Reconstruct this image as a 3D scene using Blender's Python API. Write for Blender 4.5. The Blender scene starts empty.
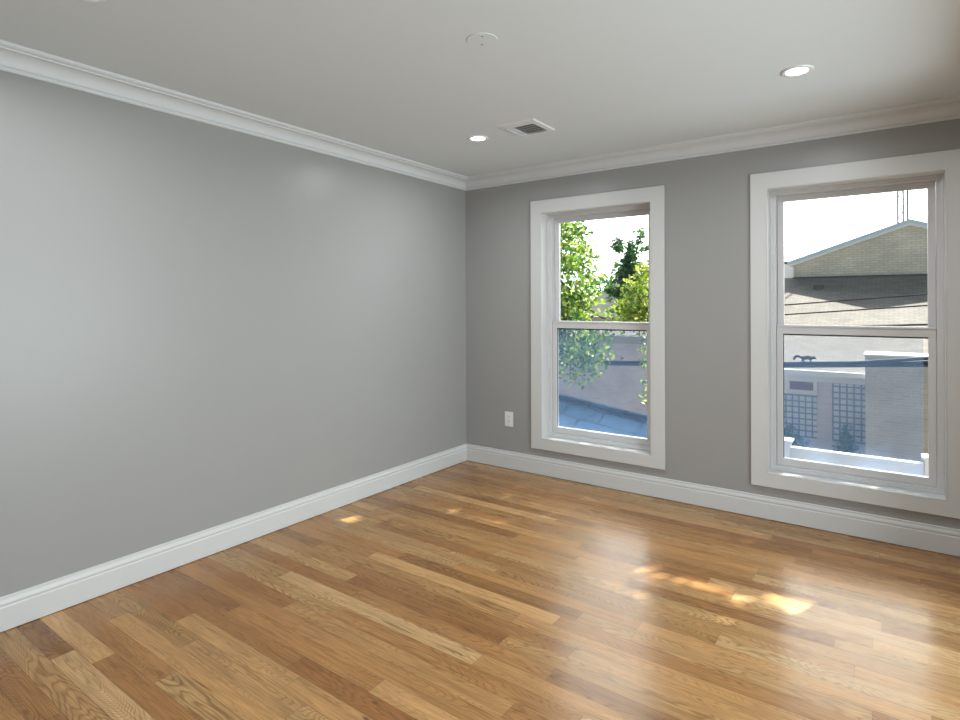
import bpy, bmesh, math, random
from mathutils import Vector, Matrix
random.seed(7)
S = bpy.context.scene
C = S.collection

# ------------------------------------------------------------------ camera
cam_d = bpy.data.cameras.new('camera')
cam = bpy.data.objects.new('camera', cam_d); C.objects.link(cam)
cam_d.sensor_fit = 'HORIZONTAL'; cam_d.sensor_width = 36.0
cam_d.lens = 576.9 / 960 * 36.0
cam_d.shift_y = (303.5 - 360.0) / 960.0
cam_d.clip_start = 0.05; cam_d.clip_end = 500
YAW, ROLL = math.radians(35.728), math.radians(-0.182)
cam.location = (3.0149, -3.9825, 1.3548)
cam.rotation_mode = 'QUATERNION'
cam.rotation_quaternion = (Matrix.Rotation(YAW, 4, 'Z') @ Matrix.Rotation(math.pi/2, 4, 'X') @ Matrix.Rotation(ROLL, 4, 'Z')).to_quaternion()
S.camera = cam

# ------------------------------------------------------------------ colour management
vs = S.view_settings
vs.view_transform = 'Standard'; vs.look = 'None'; vs.gamma = 1.0; vs.exposure = 0.0
try: vs.use_curve_mapping = False
except Exception: pass
S.cycles.max_bounces = 10; S.cycles.diffuse_bounces = 6; S.cycles.transparent_max_bounces = 16
S.cycles.sample_clamp_indirect = 6.0

# ------------------------------------------------------------------ sky and sun
KX, KZ = 0.38, 1.15                      # towards the sun: (KX, 1, KZ)
SUN_STRENGTH = 15.0
SKY_BASE, SKY_GLARE = 0.30, 6.0      # even sky, and the bright haze low in front of the windows
world = bpy.data.worlds.new('sky'); S.world = world; world.use_nodes = True
wn, wl = world.node_tree.nodes, world.node_tree.links
bg = wn['Background']
tc = wn.new('ShaderNodeTexCoord'); sep = wn.new('ShaderNodeSeparateXYZ'); wl.new(tc.outputs['Generated'], sep.inputs[0])
def wmap(sock, a, b, c, d):
    n = wn.new('ShaderNodeMapRange'); n.interpolation_type = 'SMOOTHSTEP'
    for k, x in zip(('From Min', 'From Max', 'To Min', 'To Max'), (a, b, c, d)): n.inputs[k].default_value = x
    wl.new(sock, n.inputs['Value']); return n.outputs[0]
def wmath(op, a, b):
    n = wn.new('ShaderNodeMath'); n.operation = op
    for i, v in enumerate((a, b)):
        if isinstance(v, float): n.inputs[i].default_value = v
        else: wl.new(v, n.inputs[i])
    return n.outputs[0]
dt = wn.new('ShaderNodeVectorMath'); dt.operation = 'DOT_PRODUCT'; dt.inputs[1].default_value = Vector((0.08, 0.90, 0.40)).normalized()
wl.new(tc.outputs['Generated'], dt.inputs[0])
glare = wmap(dt.outputs['Value'], 0.66, 0.90, 0.0, 1.0)
opposite = wmath('MULTIPLY', wmap(sep.outputs['Y'], -0.9, 0.1, 0.36, 0.0), wmap(sep.outputs['Z'], 0.2, 0.8, 1.0, 0.0))
wl.new(wmath('ADD', wmath('ADD', wmath('MULTIPLY', glare, SKY_GLARE), SKY_BASE), opposite), bg.inputs['Strength'])
cm = wn.new('ShaderNodeMix'); cm.data_type = 'RGBA'; wl.new(glare, cm.inputs[0])
cm.inputs[6].default_value = (0.66, 0.84, 1.0, 1); cm.inputs[7].default_value = (1.0, 0.99, 0.97, 1)
wl.new(cm.outputs[2], bg.inputs['Color'])
sd = bpy.data.lights.new('sun', 'SUN'); sd.energy = SUN_STRENGTH; sd.angle = math.radians(0.5); sd.color = (1.0, 0.955, 0.88)
sun = bpy.data.objects.new('sun', sd); C.objects.link(sun)
sun.location = (8, 20, 25)
sun.rotation_mode = 'QUATERNION'
sun.rotation_quaternion = Vector((KX, 1, KZ)).to_track_quat('Z', 'Y')

# added unseen fill lamps: one beyond the right wall, one low by the camera
LAMP_W = 10.0
SIDE_W, FILL_W = 122.0, 7.0
def area(name, loc, aim, sx, sy, watts, col, spread=180):
    d = bpy.data.lights.new(name, 'AREA'); d.shape = 'RECTANGLE'; d.size = sx; d.size_y = sy; d.energy = watts; d.color = col; d.spread = math.radians(spread)
    o = bpy.data.objects.new(name, d); C.objects.link(o); o.location = loc
    o.rotation_mode = 'QUATERNION'; o.rotation_quaternion = (-Vector(aim)).to_track_quat('Z', 'Y')
area('side_fill', (5.25, -2.1, 0.98), (-1, 0, 0), 2.9, 1.6, SIDE_W, (0.81, 0.935, 1.0), 165)
area('ceiling_fill', (2.75, -3.95, 0.35), (0, -0.12, 1), 1.3, 0.6, FILL_W, (0.88, 0.95, 1.0))

# ------------------------------------------------------------------ material helpers
def nt(name):
    m = bpy.data.materials.new(name); m.use_nodes = True
    return m, m.node_tree.nodes, m.node_tree.links, m.node_tree.nodes['Principled BSDF']
def plain(name, col, rough=0.5, spec=0.5, metal=0.0, noise=0.0, nscale=8.0, bump=0.0, bscale=200.0):
    m, N, L, b = nt(name)
    b.inputs['Roughness'].default_value = rough; b.inputs['Metallic'].default_value = metal
    b.inputs['Specular IOR Level'].default_value = spec
    t = N.new('ShaderNodeTexCoord')
    if noise:
        n = N.new('ShaderNodeTexNoise'); n.inputs['Scale'].default_value = nscale; n.inputs['Detail'].default_value = 4
        L.new(t.outputs['Object'], n.inputs['Vector'])
        r = N.new('ShaderNodeMapRange'); r.inputs['To Min'].default_value = 1-noise; r.inputs['To Max'].default_value = 1+noise
        L.new(n.outputs['Fac'], r.inputs['Value'])
        mx = N.new('ShaderNodeVectorMath'); mx.operation = 'SCALE'; mx.inputs[0].default_value = col[:3]
        L.new(r.outputs[0], mx.inputs['Scale']); L.new(mx.outputs[0], b.inputs['Base Color'])
    else:
        b.inputs['Base Color'].default_value = (*col[:3], 1)
    if bump:
        n2 = N.new('ShaderNodeTexNoise'); n2.inputs['Scale'].default_value = bscale; n2.inputs['Detail'].default_value = 2
        L.new(t.outputs['Object'], n2.inputs['Vector'])
        bp = N.new('ShaderNodeBump'); bp.inputs['Strength'].default_value = bump; bp.inputs['Distance'].default_value = 0.001
        L.new(n2.outputs['Fac'], bp.inputs['Height']); L.new(bp.outputs[0], b.inputs['Normal'])
    return m
class G:
    """tiny node-graph helper"""
    def __init__(s, N, L): s.N, s.L = N, L
    def put(s, sock, v):
        if hasattr(v, 'is_linked') or hasattr(v, 'links'): s.L.new(v, sock)
        else: sock.default_value = v
    def m(s, op, a, b=None, c=None):
        n = s.N.new('ShaderNodeMath'); n.operation = op; s.put(n.inputs[0], a)
        if b is not None: s.put(n.inputs[1], b)
        if c is not None: s.put(n.inputs[2], c)
        return n.outputs[0]
    def xyz(s, x, y, z):
        n = s.N.new('ShaderNodeCombineXYZ')
        for i, v in enumerate((x, y, z)): s.put(n.inputs[i], v)
        return n.outputs[0]
    def white(s, v):
        n = s.N.new('ShaderNodeTexWhiteNoise'); n.noise_dimensions = '3D'; s.L.new(v, n.inputs['Vector']); return n
    def noise(s, v, scale=1.0, detail=3.0, rough=0.5, dist=0.0):
        n = s.N.new('ShaderNodeTexNoise'); s.L.new(v, n.inputs['Vector'])
        n.inputs['Scale'].default_value = scale; n.inputs['Detail'].default_value = detail
        n.inputs['Roughness'].default_value = rough; n.inputs['Distortion'].default_value = dist
        return n.outputs['Fac']
    def ramp(s, f, stops):
        n = s.N.new('ShaderNodeValToRGB'); s.L.new(f, n.inputs['Fac']); e = n.color_ramp.elements
        while len(e) < len(stops): e.new(0.5)
        for i, (p, c) in enumerate(stops):
            e[i].position = p; e[i].color = (*c, 1) if len(c) == 3 else c
        return n.outputs['Color']
    def rng(s, v, a, b, c, d, smooth=False):
        n = s.N.new('ShaderNodeMapRange'); s.put(n.inputs['Value'], v)
        if smooth: n.interpolation_type = 'SMOOTHSTEP'
        for k, x in zip(('From Min', 'From Max', 'To Min', 'To Max'), (a, b, c, d)): n.inputs[k].default_value = x
        return n.outputs[0]
    def scale(s, col, f):
        n = s.N.new('ShaderNodeVectorMath'); n.operation = 'SCALE'; s.put(n.inputs[0], col); s.put(n.inputs['Scale'], f); return n.outputs[0]
    def mix(s, f, a, b, mode='MIX'):
        n = s.N.new('ShaderNodeMix'); n.data_type = 'RGBA'; n.blend_type = mode
        s.put(n.inputs[0], f); s.put(n.inputs[6], a); s.put(n.inputs[7], b); return n.outputs[2]

def oak_material():
    m, N, L, b = nt('oak_strip_floor'); g = G(N, L)
    t = N.new('ShaderNodeTexCoord'); sp = N.new('ShaderNodeSeparateXYZ'); L.new(t.outputs['Object'], sp.inputs[0])
    x, y = sp.outputs[0], sp.outputs[1]
    Wd = 0.0826
    v = g.m('DIVIDE', g.m('ADD', y, 0.018), Wd); row = g.m('FLOOR', v); fv = g.m('FRACT', v)
    wr = g.white(g.xyz(row, 3.7, 1.1)); r1 = wr.outputs['Value']
    sc = N.new('ShaderNodeSeparateColor'); L.new(wr.outputs['Color'], sc.inputs[0])
    Ln = g.m('MULTIPLY_ADD', sc.outputs[1], 0.75, 0.62)
    u = g.m('DIVIDE', g.m('MULTIPLY_ADD', r1, 9.0, g.m('ADD', x, 20.0)), Ln)
    idx = g.m('FLOOR', u); fu = g.m('FRACT', u)
    wp = g.white(g.xyz(row, idx, 5.3)); pc = N.new('ShaderNodeSeparateColor'); L.new(wp.outputs['Color'], pc.inputs[0])
    a, bb, cc = pc.outputs[0], pc.outputs[1], pc.outputs[2]
    base = g.ramp(a, [(0.0, (0.312, 0.145, 0.049)), (0.25, (0.390, 0.198, 0.071)), (0.55, (0.455, 0.250, 0.097)), (0.88, (0.520, 0.305, 0.129)), (1.0, (0.61, 0.385, 0.182))])
    hue = g.ramp(bb, [(0.0, (1.04, 0.97, 0.88)), (0.5, (1.0, 1.0, 1.0)), (1.0, (0.97, 1.02, 1.0))])
    base = g.mix(1.0, base, hue, 'MULTIPLY')
    offx = g.m('MULTIPLY', bb, 37.0); offy = g.m('MULTIPLY', cc, 19.0)
    gx = g.m('ADD', x, offx)
    # growth rings: contour lines of a stretched noise, calmer on quarter-sawn strips
    rings_v = g.xyz(g.m('MULTIPLY', gx, 1.5), g.m('MULTIPLY_ADD', y, 9.0, offy), g.m('MULTIPLY', a, 7.0))
    rn = g.noise(rings_v, 1.0, 3.0, 0.30, 0.15)
    cnt = g.m('MULTIPLY_ADD', cc, 16.0, 32.0)
    fr = g.m('FRACT', g.m('MULTIPLY', rn, cnt))
    tri = g.m('ABSOLUTE', g.m('SUBTRACT', fr, 0.5))
    ring = g.rng(tri, 0.18, 0.50, 0.0, 1.0, True)
    ring_amt = g.m('MULTIPLY', ring, g.rng(bb, 0.15, 0.9, 0.30, 0.80))
    # pores: very fine streaks along the strip
    streak = g.noise(g.xyz(g.m('MULTIPLY', gx, 7.0), g.m('MULTIPLY_ADD', y, 260.0, offy), a), 1.0, 3.0, 0.6)
    st = g.rng(streak, 0.35, 0.68, 0.72, 1.18)
    broad = g.noise(g.xyz(g.m('MULTIPLY', gx, 2.2), g.m('MULTIPLY_ADD', y, 26.0, offy), cc), 1.0, 3.0, 0.55)
    br = g.rng(broad, 0.3, 0.7, 0.86, 1.12)
    col = g.scale(base, g.m('MULTIPLY', st, br))
    dark = g.mix(1.0, col, (0.48, 0.38, 0.29, 1), 'MULTIPLY')
    col = g.mix(ring_amt, col, dark)
    # mineral streaks and small knots
    ms = g.noise(g.xyz(g.m('MULTIPLY', gx, 2.6), g.m('MULTIPLY_ADD', y, 48.0, offy), 4.4), 1.0, 1.0, 0.5)
    col = g.mix(g.rng(ms, 0.70, 0.80, 0.0, 0.62, True), col, (0.10, 0.048, 0.022, 1))
    vo = N.new('ShaderNodeTexVoronoi'); vo.inputs['Scale'].default_value = 1.0
    L.new(g.xyz(g.m('MULTIPLY', x, 3.2), g.m('MULTIPLY', y, 7.5), 0.0), vo.inputs['Vector'])
    col = g.mix(g.rng(vo.outputs['Distance'], 0.02, 0.07, 0.75, 0.0, True), col, (0.085, 0.038, 0.018, 1))
    # joints
    e1 = g.m('MULTIPLY', g.m('MINIMUM', fv, g.m('SUBTRACT', 1.0, fv)), Wd)
    e2 = g.m('MULTIPLY', g.m('MINIMUM', fu, g.m('SUBTRACT', 1.0, fu)), Ln)
    e = g.m('MINIMUM', e1, e2)
    gap = g.rng(e, 0.0003, 0.0016, 0.60, 0.0, True)
    col = g.mix(gap, col, (0.11, 0.055, 0.025, 1))
    L.new(col, b.inputs['Base Color'])
    ro = g.rng(broad, 0.3, 0.7, 0.25, 0.31)
    L.new(ro, b.inputs['Roughness'])
    b.inputs['Specular IOR Level'].default_value = 0.10
    b.inputs['Coat Weight'].default_value = 0.45; b.inputs['Coat Roughness'].default_value = 0.20; b.inputs['Coat IOR'].default_value = 1.5
    bp = N.new('ShaderNodeBump'); bp.inputs['Strength'].default_value = 0.05; bp.inputs['Distance'].default_value = 0.001
    L.new(g.m('SUBTRACT', streak, g.m('MULTIPLY', gap, 1.5)), bp.inputs['Height']); L.new(bp.outputs[0], b.inputs['Normal'])
    return m

def brick_material(name, c1, c2, mortar, bw=0.22, bh=0.075, ms=0.012, offset=0.5, rough=0.85, axes='xz', noise=0.12, scale=1.0):
    m, N, L, b = nt(name); g = G(N, L)
    t = N.new('ShaderNodeTexCoord'); sp = N.new('ShaderNodeSeparateXYZ'); L.new(t.outputs['Object'], sp.inputs[0])
    if axes == 'xz': vec = g.xyz(g.m('ADD', sp.outputs[0], sp.outputs[1]), sp.outputs[2], 0.0)
    else: vec = g.xyz(sp.outputs[0], sp.outputs[1], 0.0)
    n = N.new('ShaderNodeTexBrick'); L.new(vec, n.inputs['Vector'])
    n.inputs['Scale'].default_value = scale
    n.inputs['Brick Width'].default_value = bw; n.inputs['Row Height'].default_value = bh
    n.inputs['Mortar Size'].default_value = ms; n.inputs['Mortar Smooth'].default_value = 0.2
    n.offset = offset
    n.inputs['Color1'].default_value = (*c1, 1); n.inputs['Color2'].default_value = (*c2, 1); n.inputs['Mortar'].default_value = (*mortar, 1)
    f = g.noise(t.outputs['Object'], 1.7, 5.0, 0.6)
    L.new(g.scale(n.outputs['Color'], g.rng(f, 0.3, 0.7, 1-noise, 1+noise)), b.inputs['Base Color'])
    b.inputs['Roughness'].default_value = rough; b.inputs['Specular IOR Level'].default_value = 0.2 if rough < 0.95 else 0.0
    return m

def leaf_material(name, cols, trans=0.5):
    m, N, L, b = nt(name); g = G(N, L)
    N.remove(b)
    geo = N.new('ShaderNodeNewGeometry')
    col = g.ramp(geo.outputs['Random Per Island'], [(i/(len(cols)-1), c) for i, c in enumerate(cols)])
    d = N.new('ShaderNodeBsdfDiffuse'); tr = N.new('ShaderNodeBsdfTranslucent'); gl = N.new('ShaderNodeBsdfGlossy')
    gl.inputs['Roughness'].default_value = 0.35
    L.new(col, d.inputs['Color'])
    L.new(g.mix(1.0, col, (1.25, 1.25, 0.6, 1), 'MULTIPLY'), tr.inputs['Color'])
    m1 = N.new('ShaderNodeMixShader'); m1.inputs[0].default_value = trans
    L.new(d.outputs[0], m1.inputs[1]); L.new(tr.outputs[0], m1.inputs[2])
    m2 = N.new('ShaderNodeMixShader'); m2.inputs[0].default_value = 0.06
    L.new(m1.outputs[0], m2.inputs[1]); L.new(gl.outputs[0], m2.inputs[2])
    L.new(m2.outputs[0], N['Material Output'].inputs['Surface'])
    return m

def glass_material():
    m, N, L, b = nt('window_glass'); N.remove(b)
    tr = N.new('ShaderNodeBsdfTransparent'); tr.inputs['Color'].default_value = (0.96, 0.98, 0.975, 1)
    gl = N.new('ShaderNodeBsdfGlossy'); gl.inputs['Roughness'].default_value = 0.0
    fr = N.new('ShaderNodeFresnel'); fr.inputs['IOR'].default_value = 1.45
    mx = N.new('ShaderNodeMixShader'); ge = N.new('ShaderNodeNewGeometry'); mu = N.new('ShaderNodeMath'); mu.operation = 'MULTIPLY_ADD'
    mu.inputs[1].default_value = -1.0; mu.inputs[2].default_value = 1.0; L.new(ge.outputs['Backfacing'], mu.inputs[0])
    m2 = N.new('ShaderNodeMath'); m2.operation = 'MULTIPLY'; L.new(fr.outputs[0], m2.inputs[0]); L.new(mu.outputs[0], m2.inputs[1])
    L.new(m2.outputs[0], mx.inputs[0]); L.new(tr.outputs[0], mx.inputs[1]); L.new(gl.outputs[0], mx.inputs[2])
    L.new(mx.outputs[0], N['Material Output'].inputs['Surface'])
    return m
def screen_material():
    m, N, L, b = nt('insect_mesh'); N.remove(b)
    tr = N.new('ShaderNodeBsdfTransparent')
    d = N.new('ShaderNodeBsdfDiffuse'); d.inputs['Color'].default_value = (0.34, 0.55, 0.90, 1)
    t2 = N.new('ShaderNodeBsdfTranslucent'); t2.inputs['Color'].default_value = (0.28, 0.46, 0.78, 1)
    a = N.new('ShaderNodeMixShader'); a.inputs[0].default_value = 0.18
    L.new(d.outputs[0], a.inputs[1]); L.new(t2.outputs[0], a.inputs[2])
    mx = N.new('ShaderNodeMixShader'); mx.inputs[0].default_value = SCREEN
    L.new(tr.outputs[0], mx.inputs[1]); L.new(a.outputs[0], mx.inputs[2])
    L.new(mx.outputs[0], N['Material Output'].inputs['Surface'])
    return m
def emit_material(name, col, strength):
    m, N, L, b = nt(name)
    b.inputs['Base Color'].default_value = (0.9, 0.9, 0.9, 1)
    b.inputs['Emission Color'].default_value = (*col, 1); b.inputs['Emission Strength'].default_value = strength
    return m
SCREEN = 0.16
M = dict(
    wall=plain('grey_wall_paint', (0.335, 0.333, 0.324), 0.33, 0.36, noise=0.015, nscale=3.0, bump=0.08, bscale=260),
    ceil=plain('ceiling_paint', (0.68, 0.72, 0.735), 0.8, 0.2, bump=0.05, bscale=220),
    trim=plain('white_trim_paint', (0.62, 0.625, 0.615), 0.4, 0.5),
    crown=plain('white_crown_paint', (0.65, 0.665, 0.67), 0.5, 0.35),
    vinyl=plain('white_vinyl', (0.62, 0.62, 0.63), 0.35, 0.5),
    plastic=plain('white_plastic', (0.78, 0.78, 0.77), 0.3, 0.5),
    slot=plain('dark_slot', (0.03, 0.03, 0.03), 0.6),
    bead_shadow=plain('black_bead_shadow', (0.02, 0.022, 0.025), 0.6),
    duct=plain('dark_duct_interior', (0.02, 0.02, 0.02), 0.7),
    ventm=plain('white_enamelled_metal', (0.74, 0.74, 0.73), 0.4, 0.5),
    screw=plain('steel_screw', (0.35, 0.35, 0.34), 0.35, 0.5, metal=0.8),
    oak=oak_material(), glass=glass_material(), screen=screen_material(),
    lens=emit_material('lamp_lens', (1.0, 0.97, 0.92), 9.0),
    tanbrick=brick_material('tan_brick', (0.78, 0.70, 0.58), (0.68, 0.61, 0.50), (0.58, 0.53, 0.45), 0.24, 0.08, 0.012),
    annex=brick_material('brown_brick', (0.60, 0.51, 0.43), (0.53, 0.44, 0.37), (0.62, 0.56, 0.49), 0.20, 0.065, 0.010),
    redbrick=brick_material('plum_brick', (0.74, 0.60, 0.60), (0.66, 0.53, 0.53), (0.70, 0.62, 0.60), 0.24, 0.09, 0.01),
    shingle=brick_material('pale_shingles', (0.335, 0.305, 0.272), (0.27, 0.247, 0.22), (0.235, 0.215, 0.19), 0.23, 0.11, 0.012, axes='xy', noise=0.10),
    slate=brick_material('blue_slate', (0.024, 0.050, 0.085), (0.016, 0.036, 0.062), (0.004, 0.008, 0.013), 0.46, 0.22, 0.016, axes='xy', rough=1.0),
    houseroof=brick_material('grey_shingles', (0.74, 0.69, 0.64), (0.66, 0.61, 0.56), (0.58, 0.54, 0.50), 0.35, 0.15, 0.012, axes='xy', noise=0.15),
    block=brick_material('glass_block', (0.62, 0.64, 0.66), (0.53, 0.56, 0.60), (0.17, 0.17, 0.19), 0.150, 0.150, 0.020, offset=0.0, rough=0.3),
    fence=plain('white_fence_vinyl', (0.60, 0.62, 0.66), 0.5, 0.4),
    roofing=plain('grey_roof_felt', (0.15, 0.145, 0.15), 0.9, 0.1, noise=0.1, nscale=4),
    white_ext=plain('white_painted_wood', (0.86, 0.87, 0.88), 0.5, 0.4, noise=0.04, nscale=3),
    cream=plain('cream_frame_paint', (0.80, 0.76, 0.68), 0.5),
    maroon=plain('maroon_panel', (0.17, 0.055, 0.055), 0.4),
    metal_ext=plain('blue_grey_flashing', (0.62, 0.72, 0.80), 0.4, 0.5),
    rubber=plain('dark_cable_sheath', (0.022, 0.045, 0.070), 0.5, noise=0.2, nscale=20),
    wire=plain('black_wire', (0.02, 0.02, 0.025), 0.5),
    mast=plain('weathered_steel', (0.10, 0.11, 0.12), 0.6, noise=0.3, nscale=12),
    fur=plain('dark_grey_fur', (0.045, 0.055, 0.06), 0.9, 0.1, noise=0.35, nscale=60),
    eye=plain('black_eye', (0.01, 0.01, 0.01), 0.2),
    bark=plain('tree_bark', (0.12, 0.09, 0.065), 0.9, 0.1, noise=0.4, nscale=14),
    ground=plain('asphalt_and_soil', (0.16, 0.155, 0.14), 0.95, 0.1, noise=0.25, nscale=0.8),
    render=plain('exterior_render', (0.45, 0.43, 0.40), 0.9, 0.1, noise=0.08, nscale=2),
    leaf=leaf_material('broad_leaves', [(0.035, 0.11, 0.045), (0.08, 0.20, 0.05), (0.17, 0.32, 0.06), (0.34, 0.44, 0.10), (0.50, 0.56, 0.26)], 0.45),
    leafy=leaf_material('yellow_green_leaves', [(0.07, 0.16, 0.03), (0.22, 0.34, 0.06), (0.40, 0.48, 0.10), (0.58, 0.58, 0.24)], 0.5),
    leafd=leaf_material('dark_green_leaves', [(0.03, 0.11, 0.07), (0.07, 0.20, 0.09), (0.16, 0.32, 0.12)], 0.45),
)

# ------------------------------------------------------------------ mesh helpers
def obj(name, bm, mat, parent=None, smooth=False, bevel=0.0, seg=2):
    me = bpy.data.meshes.new(name)
    bmesh.ops.recalc_face_normals(bm, faces=bm.faces[:])
    bm.to_mesh(me); bm.free()
    me.materials.append(mat)
    o = bpy.data.objects.new(name, me); C.objects.link(o)
    if parent is not None:
        o.parent = parent
        o.matrix_parent_inverse = Matrix.Translation(parent.matrix_basis.translation).inverted()
    if smooth:
        for p in me.polygons: p.use_smooth = True
    if bevel:
        b = o.modifiers.new('bevel', 'BEVEL'); b.width = bevel; b.segments = seg; b.limit_method = 'ANGLE'; b.angle_limit = math.radians(40)
    return o
def thing(name, label=None, cat=None, loc=(0, 0, 0), group=None, kind=None):
    o = bpy.data.objects.new(name, None); C.objects.link(o); o.location = loc; o.empty_display_size = 0.1
    return tag(o, label, cat, group, kind)
def tag(o, label=None, cat=None, group=None, kind=None):
    if label: o['label'] = label
    if cat: o['category'] = cat
    if group: o['group'] = group
    if kind: o['kind'] = kind
    return o
def struct(name, bm, mat, label=None, cat=None, **k):
    return tag(obj(name, bm, mat, **k), label, cat, None, 'structure')
def add_box(bm, x0, x1, y0, y1, z0, z1):
    v = [bm.verts.new(p) for p in ((x0,y0,z0),(x1,y0,z0),(x1,y1,z0),(x0,y1,z0),(x0,y0,z1),(x1,y0,z1),(x1,y1,z1),(x0,y1,z1))]
    for f in ((0,3,2,1),(4,5,6,7),(0,1,5,4),(1,2,6,5),(2,3,7,6),(3,0,4,7)): bm.faces.new([v[i] for i in f])
    return v
def box(*a):
    bm = bmesh.new(); add_box(bm, *a); return bm
def add_hex(bm, pts):     # eight corners: four bottom (ccw), four top
    v = [bm.verts.new(p) for p in pts]
    for f in ((0,3,2,1),(4,5,6,7),(0,1,5,4),(1,2,6,5),(2,3,7,6),(3,0,4,7)): bm.faces.new([v[i] for i in f])
def add_prism(bm, poly, y0, y1):   # polygon in xz extruded along y
    a = [bm.verts.new((x, y0, z)) for x, z in poly]; b = [bm.verts.new((x, y1, z)) for x, z in poly]
    n = len(poly); bm.faces.new(a); bm.faces.new(b[::-1])
    for i in range(n): bm.faces.new([a[i], a[(i+1) % n], b[(i+1) % n], b[i]])
def add_tube(bm, pts, r, n=8):
    pts = [Vector(p) for p in pts]; rings = []
    for i, p in enumerate(pts):
        d = (pts[min(i+1, len(pts)-1)] - pts[max(i-1, 0)]).normalized()
        u = d.cross(Vector((0, 0, 1)) if abs(d.z) < 0.9 else Vector((1, 0, 0))).normalized(); w = d.cross(u)
        rr = r[i] if isinstance(r, (list, tuple)) else r
        rings.append([bm.verts.new(p + rr*(math.cos(2*math.pi*k/n)*u + math.sin(2*math.pi*k/n)*w)) for k in range(n)])
    for a, b in zip(rings, rings[1:]):
        for k in range(n): bm.faces.new([a[k], a[(k+1) % n], b[(k+1) % n], b[k]])
    bm.faces.new(rings[0][::-1]); bm.faces.new(rings[-1])
def add_lathe(bm, prof, c, n=40):   # profile of (radius, z) about the vertical through c
    rings = []
    for r, z in prof:
        if r < 1e-6: rings.append([bm.verts.new((c[0], c[1], c[2]+z))])
        else: rings.append([bm.verts.new((c[0]+r*math.cos(2*math.pi*k/n), c[1]+r*math.sin(2*math.pi*k/n), c[2]+z)) for k in range(n)])
    for a, b in zip(rings, rings[1:]):
        for k in range(n):
            k2 = (k+1) % n
            if len(a) == 1 and len(b) > 1: bm.faces.new([a[0], b[k], b[k2]])
            elif len(b) == 1 and len(a) > 1: bm.faces.new([a[k], a[k2], b[0]])
            elif len(a) > 1: bm.faces.new([a[k], a[k2], b[k2], b[k]])
def add_ring(bm, o, i, y0, y1):     # rectangular frame: outer and inner (x0,x1,z0,z1), from y0 to y1
    def rect(r, y): return [bm.verts.new(p) for p in ((r[0],y,r[2]),(r[1],y,r[2]),(r[1],y,r[3]),(r[0],y,r[3]))]
    a, b, c, d = rect(o, y0), rect(i, y0), rect(o, y1), rect(i, y1)
    for k in range(4):
        j = (k+1) % 4
        bm.faces.new([a[k], a[j], b[j], b[k]]); bm.faces.new([c[j], c[k], d[k], d[j]])
        bm.faces.new([a[j], a[k], c[k], c[j]]); bm.faces.new([b[k], b[j], d[j], d[k]])
def ring(*a):
    bm = bmesh.new(); add_ring(bm, *a); return bm
def sweep(prof, along, a, b, m0=0, m1=0):
    """profile of (distance from wall, z) swept along a wall; m0/m1 mitre the ends"""
    bm = bmesh.new(); A = []; B = []
    for n, z in prof:
        s, e = a + m0*n, b + m1*n
        if along == 'left':  A.append(bm.verts.new((n, s, z))); B.append(bm.verts.new((n, e, z)))
        if along == 'back':  A.append(bm.verts.new((s, -n, z))); B.append(bm.verts.new((e, -n, z)))
        if along == 'right': A.append(bm.verts.new((RX-n, s, z))); B.append(bm.verts.new((RX-n, e, z)))
        if along == 'front': A.append(bm.verts.new((s, FY+n, z))); B.append(bm.verts.new((e, FY+n, z)))
    k = len(prof)
    for i in range(k):
        j = (i+1) % k; bm.faces.new([A[i], A[j], B[j], B[i]])
    bm.faces.new(A[::-1]); bm.faces.new(B)
    return bm

# ------------------------------------------------------------------ the room
RX, FY, H = 3.50, -4.35, 2.426
T = 0.20
GZ = -3.30
bm = box(-T, RX+T, FY-T, T, -0.2, 0.0); add_box(bm, RX+T, 5.6, -3.9, -0.5, -0.2, 0.0)
struct('floor', bm, M['oak'])
struct('ceiling', box(-T, RX+T, FY-T, T, H, H+0.2), M['ceil'])
struct('wall_left', box(-T, 0, FY-T, T, 0, H), M['wall'])
bm = bmesh.new()      # right wall; wide opening and alcove added to let the side fill in
for q in ((RX, RX+T, FY-T, -3.55, 0, H), (RX, RX+T, -0.70, T, 0, H), (RX, RX+T, -3.55, -0.70, 2.14, H),
          (5.4, 5.6, -3.9, -0.5, 0, H), (RX+T, 5.4, -3.9, -3.7, 0, H), (RX+T, 5.4, -0.55, -0.5, 0, H), (RX+T, 5.6, -3.9, -0.5, H, H+0.2)): add_box(bm, *q)
struct('wall_right', bm, M['wall'])
struct('wall_front', box(0, RX, FY-T, FY, 0, H), M['wall'])
W1 = (0.752, 1.632); W2 = (2.364, 3.240); ZI0, ZI1 = 0.289, 2.067
bm = bmesh.new()
xs = [0, W1[0], W1[1], W2[0], W2[1], RX]; zs = [0, ZI0, ZI1, H]
vf = {}
def vtx(x, y, z):
    k = (round(x, 4), round(y, 4), round(z, 4))
    if k not in vf: vf[k] = bm.verts.new(k)
    return vf[k]
for i in range(5):
    for j in range(3):
        if j == 1 and i in (1, 3):
            x0, x1, z0, z1 = xs[i], xs[i+1], zs[j], zs[j+1]
            c = [(x0, z0), (x1, z0), (x1, z1), (x0, z1)]
            for k in range(4):
                p, q = c[k], c[(k+1) % 4]
                bm.faces.new([vtx(p[0], 0, p[1]), vtx(q[0], 0, q[1]), vtx(q[0], T, q[1]), vtx(p[0], T, p[1])])
            continue
        for y in (0, T):
            bm.faces.new([vtx(xs[i], y, zs[j]), vtx(xs[i+1], y, zs[j]), vtx(xs[i+1], y, zs[j+1]), vtx(xs[i], y, zs[j+1])])
for i in range(5):
    for z in (0, H): bm.faces.new([vtx(xs[i], 0, z), vtx(xs[i+1], 0, z), vtx(xs[i+1], T, z), vtx(xs[i], T, z)])
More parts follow.
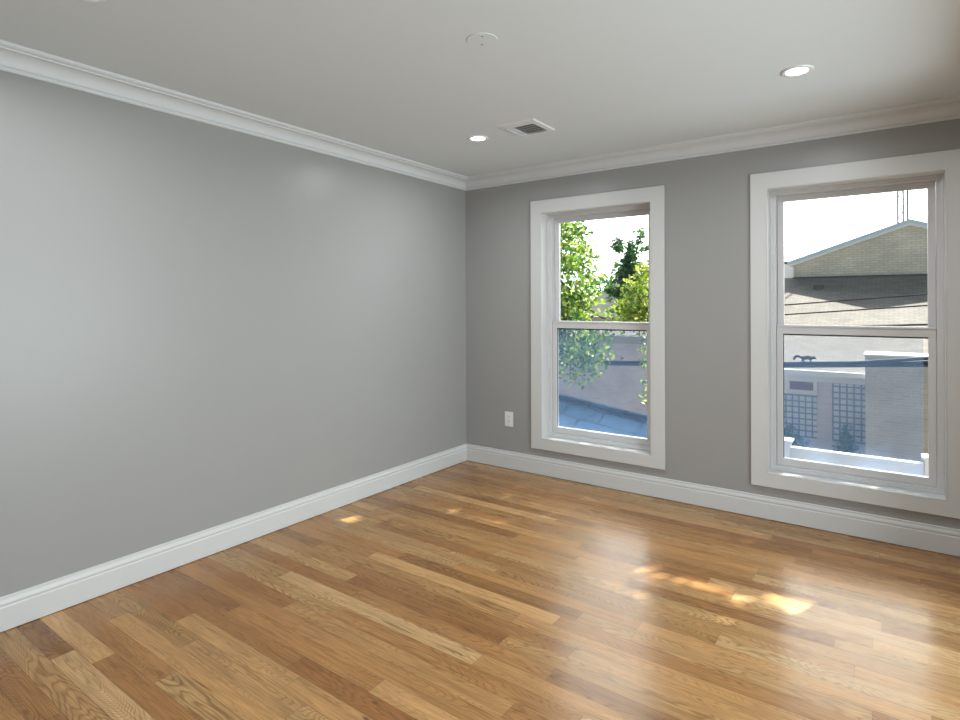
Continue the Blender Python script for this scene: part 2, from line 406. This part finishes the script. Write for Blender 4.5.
for x in (0, RX):
    for j in range(3): bm.faces.new([vtx(x, 0, zs[j]), vtx(x, T, zs[j]), vtx(x, T, zs[j+1]), vtx(x, 0, zs[j+1])])
struct('wall_back', bm, M['wall'])

# crown moulding and baseboards
CB = 2.330
crown = [(0, CB), (0.010, CB), (0.013, CB+0.004), (0.013, CB+0.010), (0.009, CB+0.013), (0.009, CB+0.017), (0.014, CB+0.019)]
for i in range(9):       # the cove
    a = math.pi/2 * i/8
    crown.append((0.016 + 0.050*(1-math.cos(a)), CB+0.021 + 0.049*math.sin(a)))
crown += [(0.070, CB+0.071), (0.070, CB+0.077), (0.076, CB+0.079), (0.084, CB+0.083), (0.088, CB+0.088), (0.088, H), (0, H)]
base = [(0, 0.003), (0.014, 0.003), (0.015, 0.004), (0.015, 0.098), (0.0145, 0.101), (0.012, 0.103), (0.0115, 0.106), (0.013, 0.110), (0.0135, 0.116), (0.012, 0.122), (0.0095, 0.128),
        (0.0080, 0.132), (0.0080, 0.135), (0.0085, 0.137), (0.0080, 0.141), (0.006, 0.1434), (0, 0.1434)]
for name, nm2, along, a, b, m0, m1 in (('trim_1', 'baseboard_left', 'left', FY, 0, 1, -1), ('trim_2', 'baseboard_back', 'back', 0, RX, 1, -1),
                                       ('trim_3', 'baseboard_right', 'right', FY, 0, 1, -1), ('trim_4', 'baseboard_front', 'front', 0, RX, 1, -1)):
    struct(name, sweep(crown, along, a, b, m0, m1), M['crown'])
    if along == 'right': a, m0 = -0.70, 0       # stops at the added opening
    struct(nm2, sweep(base, along, a, b, m0, m1), M['trim'])

# ------------------------------------------------------------------ windows
def window(name, X, scr_r):
    w = thing(name, None, None, ((X[0]+X[1])/2, 0, ZI0), kind='structure')
    x0, x1 = X
    obj('casing', ring((x0-0.092, x1+0.092, ZI0-0.085, ZI1+0.099), (x0, x1, ZI0, ZI1), -0.018, 0.0), M['trim'], w, bevel=0.0025)
    obj('jamb_lining', ring((x0, x1, ZI0, ZI1), (x0+0.006, x1-0.006, ZI0+0.004, ZI1-0.006), -0.0185, 0.09), M['trim'], w, bevel=0.002)
    fx0, fx1, fz0, fz1 = x0+0.037, x1-0.037, ZI0+0.034, ZI1-0.031
    bm = ring((x0, x1, ZI0, ZI1), (fx0, fx1, fz0, fz1), 0.088, T)
    add_ring(bm, (x0+0.006, x1-0.006, ZI0+0.004, ZI1-0.006), (x0+0.018, x1-0.018, ZI0+0.018, ZI1-0.016), 0.080, 0.0879)
    obj('window_frame', bm, M['vinyl'], w, bevel=0.002)
    zm0, zm1 = 1.157, 1.213
    gx0, gx1 = fx0+0.037, fx1-0.037
    # lower sash, nearer the room
    ls = obj('lower_sash', ring((fx0+0.0015, fx1-0.0015, fz0, zm1), (gx0, gx1, 0.370, zm0), 0.104, 0.140), M['vinyl'], w, bevel=0.003)
    bm = bmesh.new(); add_box(bm, fx0+0.0015, fx1-0.0015, 0.098, 0.104, zm1-0.012, zm1); obj('lift_rail', bm, M['vinyl'], ls, bevel=0.002)
    obj('glass_pane', box(gx0-0.004, gx1+0.004, 0.120, 0.124, 0.366, zm0+0.004), M['glass'], ls)
    bm = bmesh.new()
    add_box(bm, gx0, gx1, 0.116, 0.1195, zm0-0.008, zm0); add_box(bm, gx0, gx0+0.004, 0.116, 0.1195, 0.370, zm0-0.008)
    obj('bead_shadow_strip', bm, M['bead_shadow'], ls)  # black strips stand in for the glazing bead's shadow, top and left
    # upper sash, further out
    us = obj('upper_sash', ring((fx0+0.0015, fx1-0.0015, zm0, fz1), (gx0, gx1, zm1+0.002, fz1-0.036), 0.146, 0.178), M['vinyl'], w, bevel=0.003)
    obj('glass_pane', box(gx0-0.004, gx1+0.004, 0.160, 0.164, zm1-0.002, fz1-0.032), M['glass'], us)
    # half screen outside the lower sash
    sc = obj('insect_screen', box(fx0+0.01, scr_r, 0.1880, 0.1884, 0.345, 1.20), M['screen'], w)
    return w
window('window_1', W1, 1.535)
window('window_2', W2, 3.146)

# ------------------------------------------------------------------ ceiling fittings
def downlight(x, y, label):
    t = thing('recessed_downlight', label, 'ceiling light', (x, y, H), 'recessed downlights in the ceiling')
    bm = bmesh.new(); add_lathe(bm, [(0.068, 0.0), (0.068, -0.003), (0.064, -0.006), (0.050, -0.006), (0.046, -0.003), (0.046, 0.0)], (x, y, H)); obj('trim_ring', bm, M['plastic'], t, smooth=True)
    bm = bmesh.new(); add_lathe(bm, [(0.0460, -0.001), (0.0460, -0.0035), (0.0, -0.0035)], (x, y, H)); obj('lens', bm, M['lens'], t)
    d = bpy.data.lights.new('downlight_beam', 'AREA'); d.shape = 'DISK'; d.size = 0.095; d.energy = LAMP_W; d.color = (0.95, 0.98, 1.0); d.spread = math.radians(165)
    o = bpy.data.objects.new('downlight_beam', d); C.objects.link(o); o.parent = t; o.location = (0, 0, -0.008)
    return t
downlight(0.826, -0.955, 'lit round white downlight in the ceiling near the room corner, beside the air vent')
downlight(2.651, -0.961, 'lit round white downlight in the ceiling in front of the right window')
downlight(0.77, -3.17, 'lit white downlight at the top edge of the picture above the left wall')
downlight(2.651, -3.12, 'lit white downlight in the ceiling above the camera end of the room')

t = thing('ceiling_cover_plate', 'round flat white blank plate with two screws on the ceiling', 'cover plate', (1.655, -2.072, H))
bm = bmesh.new(); add_lathe(bm, [(0.064, 0.0), (0.064, -0.0015), (0.062, -0.0025), (0.0, -0.0025)], (1.655, -2.072, H)); obj('plate', bm, M['ceil'], t)
for dx, dy in ((0.021, -0.029), (-0.021, 0.029)):
    bm = bmesh.new(); add_lathe(bm, [(0.0045, -0.0020), (0.0045, -0.0038), (0.0, -0.0043)], (1.655+dx, -2.072+dy, H), 12); obj('screw', bm, M['screw'], t)

def vent(x0, x1, y0, y1, gx0, gx1, gy0, gy1):
    t = thing('ceiling_vent', 'square white air vent with a dark louvred grille on the ceiling', 'vent', ((x0+x1)/2, (y0+y1)/2, H))
    bm = bmesh.new()
    def rect(a, b, c, d, z): return [bm.verts.new(p) for p in ((a,c,z),(b,c,z),(b,d,z),(a,d,z))]
    A = rect(x0, x1, y0, y1, H); B = rect(x0+0.004, x1-0.004, y0+0.004, y1-0.004, H-0.007); D = rect(gx0, gx1, gy0, gy1, H-0.009); E = rect(gx0, gx1, gy0, gy1, H-0.0005)
    for P, Q in ((A, B), (B, D), (D, E)):
        for k in range(4): bm.faces.new([P[k], P[(k+1) % 4], Q[(k+1) % 4], Q[k]])
    obj('vent_frame', bm, M['ventm'], t)
    obj('duct_backing', box(gx0, gx1, gy0, gy1, H-0.0012, H-0.0004), M['duct'], t)
    n = 11
    for i in range(n):
        x = gx0 + (i+0.5)*(gx1-gx0)/n
        s = 0.0010 if i < 3 else -0.0030
        bm = bmesh.new()
        add_hex(bm, [(x-s-0.0007, gy0, H-0.0085), (x-s+0.0007, gy0, H-0.0085), (x-s+0.0007, gy1, H-0.0085), (x-s-0.0007, gy1, H-0.0085),
                     (x+s-0.0007, gy0, H-0.0035), (x+s+0.0007, gy0, H-0.0035), (x+s+0.0007, gy1, H-0.0035), (x+s-0.0007, gy1, H-0.0035)])
        obj('louvre', bm, M['ventm'], t)
    for i in range(5):
        y = gy0 + (i+0.5)*(gy1-gy0)/5
        obj('cross_bar', box(gx0, gx1, y-0.0014, y+0.0014, H-0.0034, H-0.0014), M['ventm'], t)
vent(1.068, 1.320, -1.088, -0.826, 1.090, 1.284, -1.032, -0.852)

# ------------------------------------------------------------------ wall socket
t = thing('wall_outlet', 'white duplex power outlet low on the grey wall left of the first window', 'outlet', (0.441, 0, 0.345))
bm = box(0.402, 0.481, -0.006, 0.0, 0.345, 0.466); obj('cover_plate', bm, M['plastic'], t, bevel=0.002)
r = obj('receptacle', box(0.424, 0.459, -0.0085, -0.006, 0.372, 0.439), M['plastic'], t, bevel=0.001)
for zc in (0.388, 0.423):
    bm = bmesh.new()
    for xx in (0.4345, 0.4475): add_box(bm, xx-0.0012, xx+0.0012, -0.0089, -0.0084, zc, zc+0.009)
    add_box(bm, 0.4385, 0.4435, -0.0089, -0.0084, zc-0.009, zc-0.005)
    obj('socket_slot', bm, M['slot'], r)

# ------------------------------------------------------------------ outdoors: ground and built things
struct('ground', box(-60, 60, T, 90, GZ-0.2, GZ), M['ground'])
struct('exterior_wall', box(-T, RX+T, -0.3, T, GZ, -0.2), M['render'])
struct('lower_extension', box(1.75, 5.2, T, 2.34, GZ, -1.15), M['render'])

# white parapet fence on the extension roof
t = thing('parapet_fence', 'low white panel fence with square capped posts just outside the right window', 'fence', (2.7, 2.2, -1.15))
obj('fence_panel', box(2.18, 3.23, 2.19, 2.22, -1.15, -0.05), M['fence'], t)
obj('top_rail', box(2.20, 3.21, 2.165, 2.245, -0.055, -0.015), M['fence'], t, bevel=0.004)
for x in (2.145, 3.275):
    p = obj('fence_post', box(x-0.06, x+0.06, 2.14, 2.26, -1.15, 0.030), M['fence'], t)
    obj('post_cap', box(x-0.082, x+0.082, 2.118, 2.282, 0.030, 0.052), M['fence'], p, bevel=0.005)

# porch roof below the left window
t = thing('porch_roof', 'blue grey slate porch roof low outside the left window', 'roof', (0, 2, GZ))
bm = bmesh.new()
zr = lambda x: 0.1226 - 0.133*x
add_hex(bm, [(-3, 0.85, zr(-3)-0.78), (1.55, 0.85, zr(1.55)-0.78), (1.55, 2.5, zr(1.55)-0.09), (-3, 2.5, zr(-3)-0.09),
             (-3, 0.85, zr(-3)-0.70), (1.55, 0.85, zr(1.55)-0.70), (1.55, 2.5, zr(1.55)), (-3, 2.5, zr(-3))])
obj('slate_covering', bm, M['slate'], t)
bm = bmesh.new(); add_tube(bm, [(-3, 2.5, zr(-3)), (1.55, 2.5, zr(1.55))], 0.035, 8); obj('ridge_cap', bm, M['slate'], t)
bm = bmesh.new(); add_hex(bm, [(-2.9, 0.95, GZ), (1.45, 0.95, GZ), (1.45, 2.45, GZ), (-2.9, 2.45, GZ),
    (-2.9, 0.95, zr(-2.9)-0.76), (1.45, 0.95, zr(1.45)-0.76), (1.45, 2.45, zr(1.45)-0.12), (-2.9, 2.45, zr(-2.9)-0.12)]); obj('porch_wall', bm, M['render'], t)

# low brick building with the pale shingle roof
t = thing('low_brick_building', 'low brick building with pale shingle roof and glass block windows', 'building', (2.5, 13, GZ))
obj('brick_wall', box(-0.6, 7.0, 13.0, 18.9, GZ, -0.62), M['redbrick'], t)
bm = bmesh.new()
RY0, RY1, RZ0, RZ1 = 12.62, 19.0, -0.345, 2.2227
add_hex(bm, [(-0.8, RY0, RZ0-0.10), (7.2, RY0, RZ0-0.10), (7.2, RY1, RZ1-0.10), (-0.8, RY1, RZ1-0.10), (-0.8, RY0, RZ0), (7.2, RY0, RZ0), (7.2, RY1, RZ1), (-0.8, RY1, RZ1)])
obj('shingle_roof', bm, M['shingle'], t)
obj('gutter', box(-0.8, 7.2, 12.50, 12.64, -0.475, -0.345), M['white_ext'], t, bevel=0.01)
obj('frieze_board', box(-0.6, 7.0, 12.92, 13.0, -0.66, -0.47), M['white_ext'], t)
obj('flashing', box(0.1, 7.2, 18.90, 18.985, RZ1-0.05, RZ1+0.02), M['mast'], t)
f = obj('transom_frame', ring((0.45, 1.400, -1.010, -0.660), (0.780, 1.315, -0.905, -0.690), 12.93, 13.0), M['cream'], t)
obj('transom_panel', box(0.78, 1.315, 12.97, 12.995, -0.905, -0.690), M['maroon'], f)
obj('glass_block_window', box(0.0, 1.39, 12.96, 13.0, -2.12, -1.03), M['block'], t)
obj('glass_block_window', box(1.725, 2.46, 12.96, 13.0, -2.12, -0.68), M['block'], t)
v = obj('roof_vent', box(0.83, 1.10, 17.9, 18.15, 1.78, 1.95), M['mast'], t, bevel=0.02)

# tall gabled brick building behind it
PX, PZ = 3.399, 3.804
t = thing('gabled_brick_building', 'tan brick gable end with pale blue roof edge rising behind the low roof', 'building', (PX, 19, GZ))
gx = 3.27
bm = bmesh.new(); add_prism(bm, [(PX-gx, GZ), (PX+gx, GZ), (PX+gx, PZ-0.35*gx), (PX, PZ), (PX-gx, PZ-0.35*gx)], 19.0, 25.0); obj('gable_wall', bm, M['tanbrick'], t)
rw = 3.40
bm = bmesh.new(); add_prism(bm, [(PX-rw, PZ-0.35*rw), (PX, PZ), (PX+rw, PZ-0.35*rw), (PX+rw, PZ-0.35*rw+0.075), (PX, PZ+0.075), (PX-rw, PZ-0.35*rw+0.075)], 18.86, 25.2); obj('fascia_board', bm, M['white_ext'], t)
bm = bmesh.new(); add_prism(bm, [(PX-rw-0.05, PZ-0.35*(rw+0.05)+0.075), (PX, PZ+0.075), (PX+rw+0.05, PZ-0.35*(rw+0.05)+0.075), (PX+rw+0.05, PZ-0.35*(rw+0.05)+0.19), (PX, PZ+0.19), (PX-rw-0.05, PZ-0.35*(rw+0.05)+0.19)], 18.80, 25.25); obj('metal_roof', bm, M['metal_ext'], t)
obj('corner_board', box(PX-gx-0.02, PX-gx+0.0, 18.95, 19.1, 2.2, 2.65), M['white_ext'], t)

# projecting brick block
t = thing('brick_annex', 'brown brick flat topped block with white coping in front of the glass block windows', 'building', (3.9, 11.5, GZ))
obj('annex_wall', box(2.468, 5.4, 11.5, 12.40, GZ, 0.165), M['annex'], t)
obj('coping', box(2.44, 5.43, 11.46, 12.44, 0.165, 0.200), M['white_ext'], t, bevel=0.005)

# pale building far behind, left of the gable
t = thing('white_flat_roofed_building', 'small white building with dark roof edge left of the tan gable', 'building', (-1.6, 24, GZ))
obj('white_wall', box(-3.2, -0.25, 24, 28, GZ, 3.02), M['white_ext'], t)
obj('roof_edge', box(-3.3, -0.62, 23.9, 28.1, 3.02, 3.12), M['mast'], t)

# lattice mast
t = thing('antenna_mast', 'thin steel lattice mast rising behind the gable peak', 'mast', (3.29, 26, GZ))
legs = [(3.124, 26.0), (3.305, 26.28), (3.458, 26.0)]
for x, y in legs:
    bm = bmesh.new(); add_tube(bm, [(x, y, GZ), (x, y, 12.0)], 0.036, 8); obj('mast_leg', bm, M['mast'], t)
bm = bmesh.new()
z = GZ; k = 0
while z < 11.6:
    a, b = legs[k % 2], legs[k % 2 + 1]
    add_tube(bm, [(a[0], a[1], z), (b[0], b[1], z+0.45)], 0.007, 5); z += 0.45; k += 1
obj('mast_bracing', bm, M['mast'], t)

# brick house with flat eave seen through the left window
t = thing('plum_brick_house', 'plum brick house wall with pale eave behind the leaves of the left window', 'building', (-3.5, 10.5, GZ))
obj('house_wall', box(-6.2, -1.75, 10.5, 14.5, GZ, 0.30), M['redbrick'], t)
obj('eave_board', box(-6.4, -1.65, 10.3, 14.6, 0.30, 0.50), M['render'], t)
obj('flat_roof', box(-6.3, -1.75, 10.4, 14.5, 0.50, 0.515), M['roofing'], t)
# house with hipped roof beyond
t = thing('hip_roofed_house', 'distant house with grey hipped roof between the trees', 'house', (-5.2, 17.5, GZ))
obj('house_wall', box(-9.2, -3.2, 16.2, 20.5, GZ, 1.0), M['render'], t)
def hip(x0, x1, y0, y1, z0, ax, ay, az):
    bm = bmesh.new(); b = [bm.verts.new(p) for p in ((x0,y0,z0),(x1,y0,z0),(x1,y1,z0),(x0,y1,z0))]; a = bm.verts.new((ax, ay, az))
    bm.faces.new(b[::-1])
    for k in range(4): bm.faces.new([b[k], b[(k+1) % 4], a])
    return bm
obj('hip_roof', hip(-7.0, -3.0, 16.0, 20.7, 0.85, -5.25, 17.8, 2.75), M['houseroof'], t)
obj('hip_roof', hip(-9.4, -5.9, 15.8, 20.6, 0.85, -7.6, 17.6, 1.95), M['houseroof'], t)

# ------------------------------------------------------------------ overhead lines
bm = bmesh.new()
def cable(pts, r):
    add_tube(bm, pts, r, 8)
def line(x, dz=0.0): return 0.066 + (x-1.126)*(0.173-0.066)/(2.542-1.126)*0.9 + dz if x > 1.126 else 0.066 + (x-1.126)*0.0475 + dz
for dy, dz, split in ((0.0, 0.030, 0.06), (0.03, 0.0, 0.02), (-0.01, -0.032, 0.0)):
    pts = []
    for i in range(41):
        x = -12 + i*0.6
        s = max(0.0, x-2.4)*split
        pts.append((x, 9.4+dy, line(x, dz)+s))
    cable(pts, 0.031)
tag(obj('utility_cable', bm, M['rubber'], smooth=True), 'thick dark bundle of cables the squirrel runs along', 'cable')
for a, b, r, lab in (((0.83, 10.3, 1.283), (3.72, 10.3, 1.524), 0.016, 'uppermost of the three thin black wires across the pale roof'),
                     ((0.81, 10.3, 1.068), (3.72, 10.3, 1.305), 0.016, 'middle of the three thin black wires across the pale roof'),
                     ((1.50, 10.3, 0.815), (3.72, 10.3, 0.925), 0.022, 'lowest thin black wire, just above the sash rail of the right window')):
    bm = bmesh.new(); a, b = Vector(a), Vector(b); d = (b-a)/(b.x-a.x)
    add_tube(bm, [a + d*(x-a.x) for x in [-1.4+0.8*i for i in range(22)]], r, 6)
    tag(obj('overhead_wire', bm, M['wire'], smooth=True), lab, 'wire', 'thin overhead wires')

# ------------------------------------------------------------------ squirrel
def squirrel():
    t = thing('squirrel', 'small dark squirrel running along the cable bundle with arched tail', 'squirrel', (1.55, 9.4, 0.147))
    V = [(1.530, 0, 0.232, .042), (1.575, 0, 0.240, .045), (1.620, 0, 0.226, .036), (1.655, 0, 0.232, .026), (1.690, 0, 0.234, .030), (1.716, 0, 0.226, .018), (1.730, 0, 0.222, .010),
         (1.490, 0, 0.222, .034), (1.455, 0, 0.232, .022), (1.425, 0, 0.250, .026), (1.390, 0, 0.262, .028), (1.360, 0, 0.248, .028), (1.335, 0, 0.212, .025), (1.318, 0, 0.172, .015)]
    E = [(0,1),(1,2),(2,3),(3,4),(4,5),(5,6),(0,7),(7,8),(8,9),(9,10),(10,11),(11,12),(12,13)]
    def leg(root, pts):
        prev = root
        for x, y, z, r in pts: V.append((x, y, z, r)); E.append((prev, len(V)-1)); prev = len(V)-1
    for s in (-1, 1):
        leg(7, [(1.500, s*.030, 0.200, .022), (1.470, s*.032, 0.180, .012), (1.500, s*.030, 0.158, .009), (1.522, s*.030, 0.155, .008)])
        leg(2, [(1.628, s*.026, 0.195, .014), (1.618, s*.028, 0.175, .010), (1.640, s*.028, 0.162, .008)])
        leg(4, [(1.686, s*.020, 0.262, .008), (1.682, s*.024, 0.276, .004)])
    me = bpy.data.meshes.new('body'); me.from_pydata([(x-1.55, y, z-0.147) for x, y, z, r in V], E, [])
    o = bpy.data.objects.new('body', me); C.objects.link(o); o.parent = t
    me.materials.append(M['fur'])
    o.modifiers.new('skin', 'SKIN')
    for i, v in enumerate(me.skin_vertices[0].data): v.radius = (V[i][3], V[i][3]); v.use_root = (i == 0)
    sb = o.modifiers.new('sub', 'SUBSURF'); sb.levels = 2; sb.render_levels = 2
    for s in (-1, 1):
        bm = bmesh.new(); bmesh.ops.create_uvsphere(bm, u_segments=10, v_segments=8, radius=0.006, matrix=Matrix.Translation((1.702, 9.4+s*0.023, 0.240)))
        obj('eye', bm, M['eye'], t, smooth=True)
squirrel()

# ------------------------------------------------------------------ trees and shrubs
def leaves(centres, size, rnd):
    vs_, fs = [], []
    for c in centres:
        s = size*rnd.uniform(0.65, 1.3)
        n = Vector((rnd.gauss(0, 1), rnd.gauss(0, 1)-0.3, rnd.gauss(0, 1)+0.5)).normalized()
        u = n.orthogonal().normalized(); u = Matrix.Rotation(rnd.uniform(0, 6.283), 3, n) @ u; w = n.cross(u)
        c = Vector(c); k = len(vs_)
        for a, b, h in ((-0.5, 0, 0), (-0.18, 0.30, 0.07), (0.22, 0.24, 0.07), (0.55, 0, 0), (0.22, -0.24, 0.07), (-0.18, -0.30, 0.07)):
            vs_.append(c + s*(a*u + b*w + h*n))
        fs += [(k, k+3, k+2, k+1), (k, k+5, k+4, k+3)]
    return vs_, fs
def foliage(name, centres, size, mat, parent, rnd):
    v, f = leaves(centres, size, rnd)
    me = bpy.data.meshes.new(name); me.from_pydata(v, [], f); me.materials.append(mat)
    o = bpy.data.objects.new(name, me); C.objects.link(o); o.parent = parent
    o.matrix_parent_inverse = Matrix.Translation(parent.location).inverted()
    return o
def crown_points(n, lobes, rnd, clumps=70, spread=0.16):
    """leaf positions in clumps over a set of ellipsoid lobes (cx,cy,cz,rx,ry,rz)"""
    cl = []
    wts = [l[3]*l[5] for l in lobes]
    while len(cl) < clumps:
        l = rnd.choices(lobes, wts)[0]
        d = Vector((rnd.gauss(0, 1), rnd.gauss(0, 1), rnd.gauss(0, 1))).normalized()*rnd.random()**0.4
        cl.append((l[0]+d.x*l[3], l[1]+d.y*l[4], l[2]+d.z*l[5]))
    out = []
    for i in range(n):
        c = rnd.choice(cl); out.append((c[0]+rnd.gauss(0, spread), c[1]+rnd.gauss(0, spread), c[2]+rnd.gauss(0, spread*0.8)))
    return out, cl
def tree(name, label, cat, base, top, r0, pts, clumps, size, mat, seed, nb=10, group=None):
    rnd = random.Random(seed)
    t = thing(name, label, cat, base, group)
    bm = bmesh.new(); b, tp = Vector(base), Vector(top)
    mid = [b.lerp(tp, f) + Vector((rnd.uniform(-.05, .05), rnd.uniform(-.05, .05), 0))*(0 < f < 1) for f in (0, .25, .5, .75, 1)]
    add_tube(bm, mid, [r0, r0*.85, r0*.7, r0*.5, r0*.15], 9)
    for c in rnd.sample(clumps, min(nb, len(clumps))):
        s = b.lerp(tp, rnd.uniform(0.55, 0.95)); c = Vector(c)
        add_tube(bm, [s, s.lerp(c, 0.5)+Vector((0, 0, 0.06)), c], [r0*.28, r0*.18, r0*.06], 6)
    obj('trunk', bm, M['bark'], t, smooth=True)
    foliage('foliage', pts, size, mat, t, rnd)
    return t
R = random.Random(11)
p, c = crown_points(6500, [(-1.05, 3.4, 1.75, 0.85, 0.7, 0.95), (-0.70, 3.3, 1.1, 0.60, 0.5, 0.75), (-1.0, 3.4, 0.6, .60, .5, .35)], R, 110, 0.12)
tree('leafy_tree', 'leafy green tree filling the left side of the left window', 'tree', (-1.4, 3.6, GZ), (-1.1, 3.4, 2.4), 0.11, p, c, 0.075, M['leaf'], 1, 22)
k = 1.961
def far(x, z): return 3.015 + (x-3.015)*k, 15.0, 1.355 + (z-1.355)*k
lob = [(*far(x, z), rx*k, 0.25, rz*k) for x, z, rx, rz in ((-.73, 2.15, .13, .50), (-.90, 2.44, .11, .15), (-.57, 2.46, .11, .17), (-.73, 2.58, .10, .14), (-.46, 2.28, .08, .10), (-1.0, 2.28, .08, .08), (-.76, 1.85, .24, .25), (-.80, 1.60, .36, .25))]
p, c = crown_points(2400, lob, R, 90, 0.085)
tree('slender_tree', 'slender dark green treetop against the white sky in the left window', 'tree', (-4.33, 15.0, GZ), far(-.73, 2.6), 0.09, p, c, 0.13, M['leafd'], 2, 30)
p, c = crown_points(2800, [(0.02, 4.6, 1.40, 0.40, 0.4, 0.55), (-0.30, 4.6, 1.15, .26, .3, .25), (0.15, 4.6, 0.35, 0.22, 0.25, 0.6)], R, 80, 0.08)
tree('yellow_green_tree', 'yellowish green tree at the right edge of the left window', 'tree', (0.55, 4.7, GZ), (0.15, 4.6, 1.5), 0.07, p, c, 0.07, M['leafy'], 3, 12)
p, c = crown_points(1300, [(-8.4, 24.0, 2.0, 2.2, 1.0, 1.0)], R, 40, 0.3)
tree('distant_tree', 'distant green tree behind the hipped roof house', 'tree', (-8.4, 24.0, GZ), (-8.4, 24.0, 2.4), 0.18, p, c, 0.24, M['leafd'], 4, 8)
for bx, bz, r_, lab in ((0.95, -2.2, 0.30, 'dark shrub in front of the glass block window under the maroon panel'), (2.05, -2.05, 0.20, 'dark shrub in front of the glass block window beside the brick annex')):
    p, c = crown_points(420, [(bx, 12.5, bz, r_, 0.22, 0.42)], R, 16, 0.07)
    tree('shrub', lab, 'shrub', (bx, 12.5, GZ), (bx, 12.5, bz+0.3), 0.03, p, c, 0.10, M['leafd'], 5, 6, 'shrubs by the glass block windows')

# unseen tree added to block sun; leaf gaps shape the floor patches
GAPS = [(2.40, 2.50, 1.45, 1.50), (2.70, 2.90, 1.470, 1.472), (3.08, 3.19, 1.395, 1.425), (0.78, 0.85, 1.90, 2.06), (0.80, 1.50, 0.34, 0.40), (2.40, 3.20, 0.34, 0.40)]
p = []
while len(p) < 8000:
    x, y, z = R.uniform(1.2, 5.4), R.uniform(2.3, 4.3), R.uniform(3.0, 7.2)
    xp, zp = x - KX*(y-0.16), z - KZ*(y-0.16)
    if not (0.35 < xp < 3.75 and -0.1 < zp < 2.5): continue
    if any(a-0.09 < xp < b+0.08 and c_-0.06 < zp < d+0.06 for a, b, c_, d in GAPS): continue
    p.append((x, y, z))
c = [p[i] for i in range(0, 400, 10)]
tree('added_shade_tree', 'unseen leafy tree added to shade the windows, with gaps cut for sun patches', 'tree', (5.6, 3.4, GZ), (3.6, 3.3, 5.6), 0.14, p, c, 0.12, M['leaf'], 6, 6)
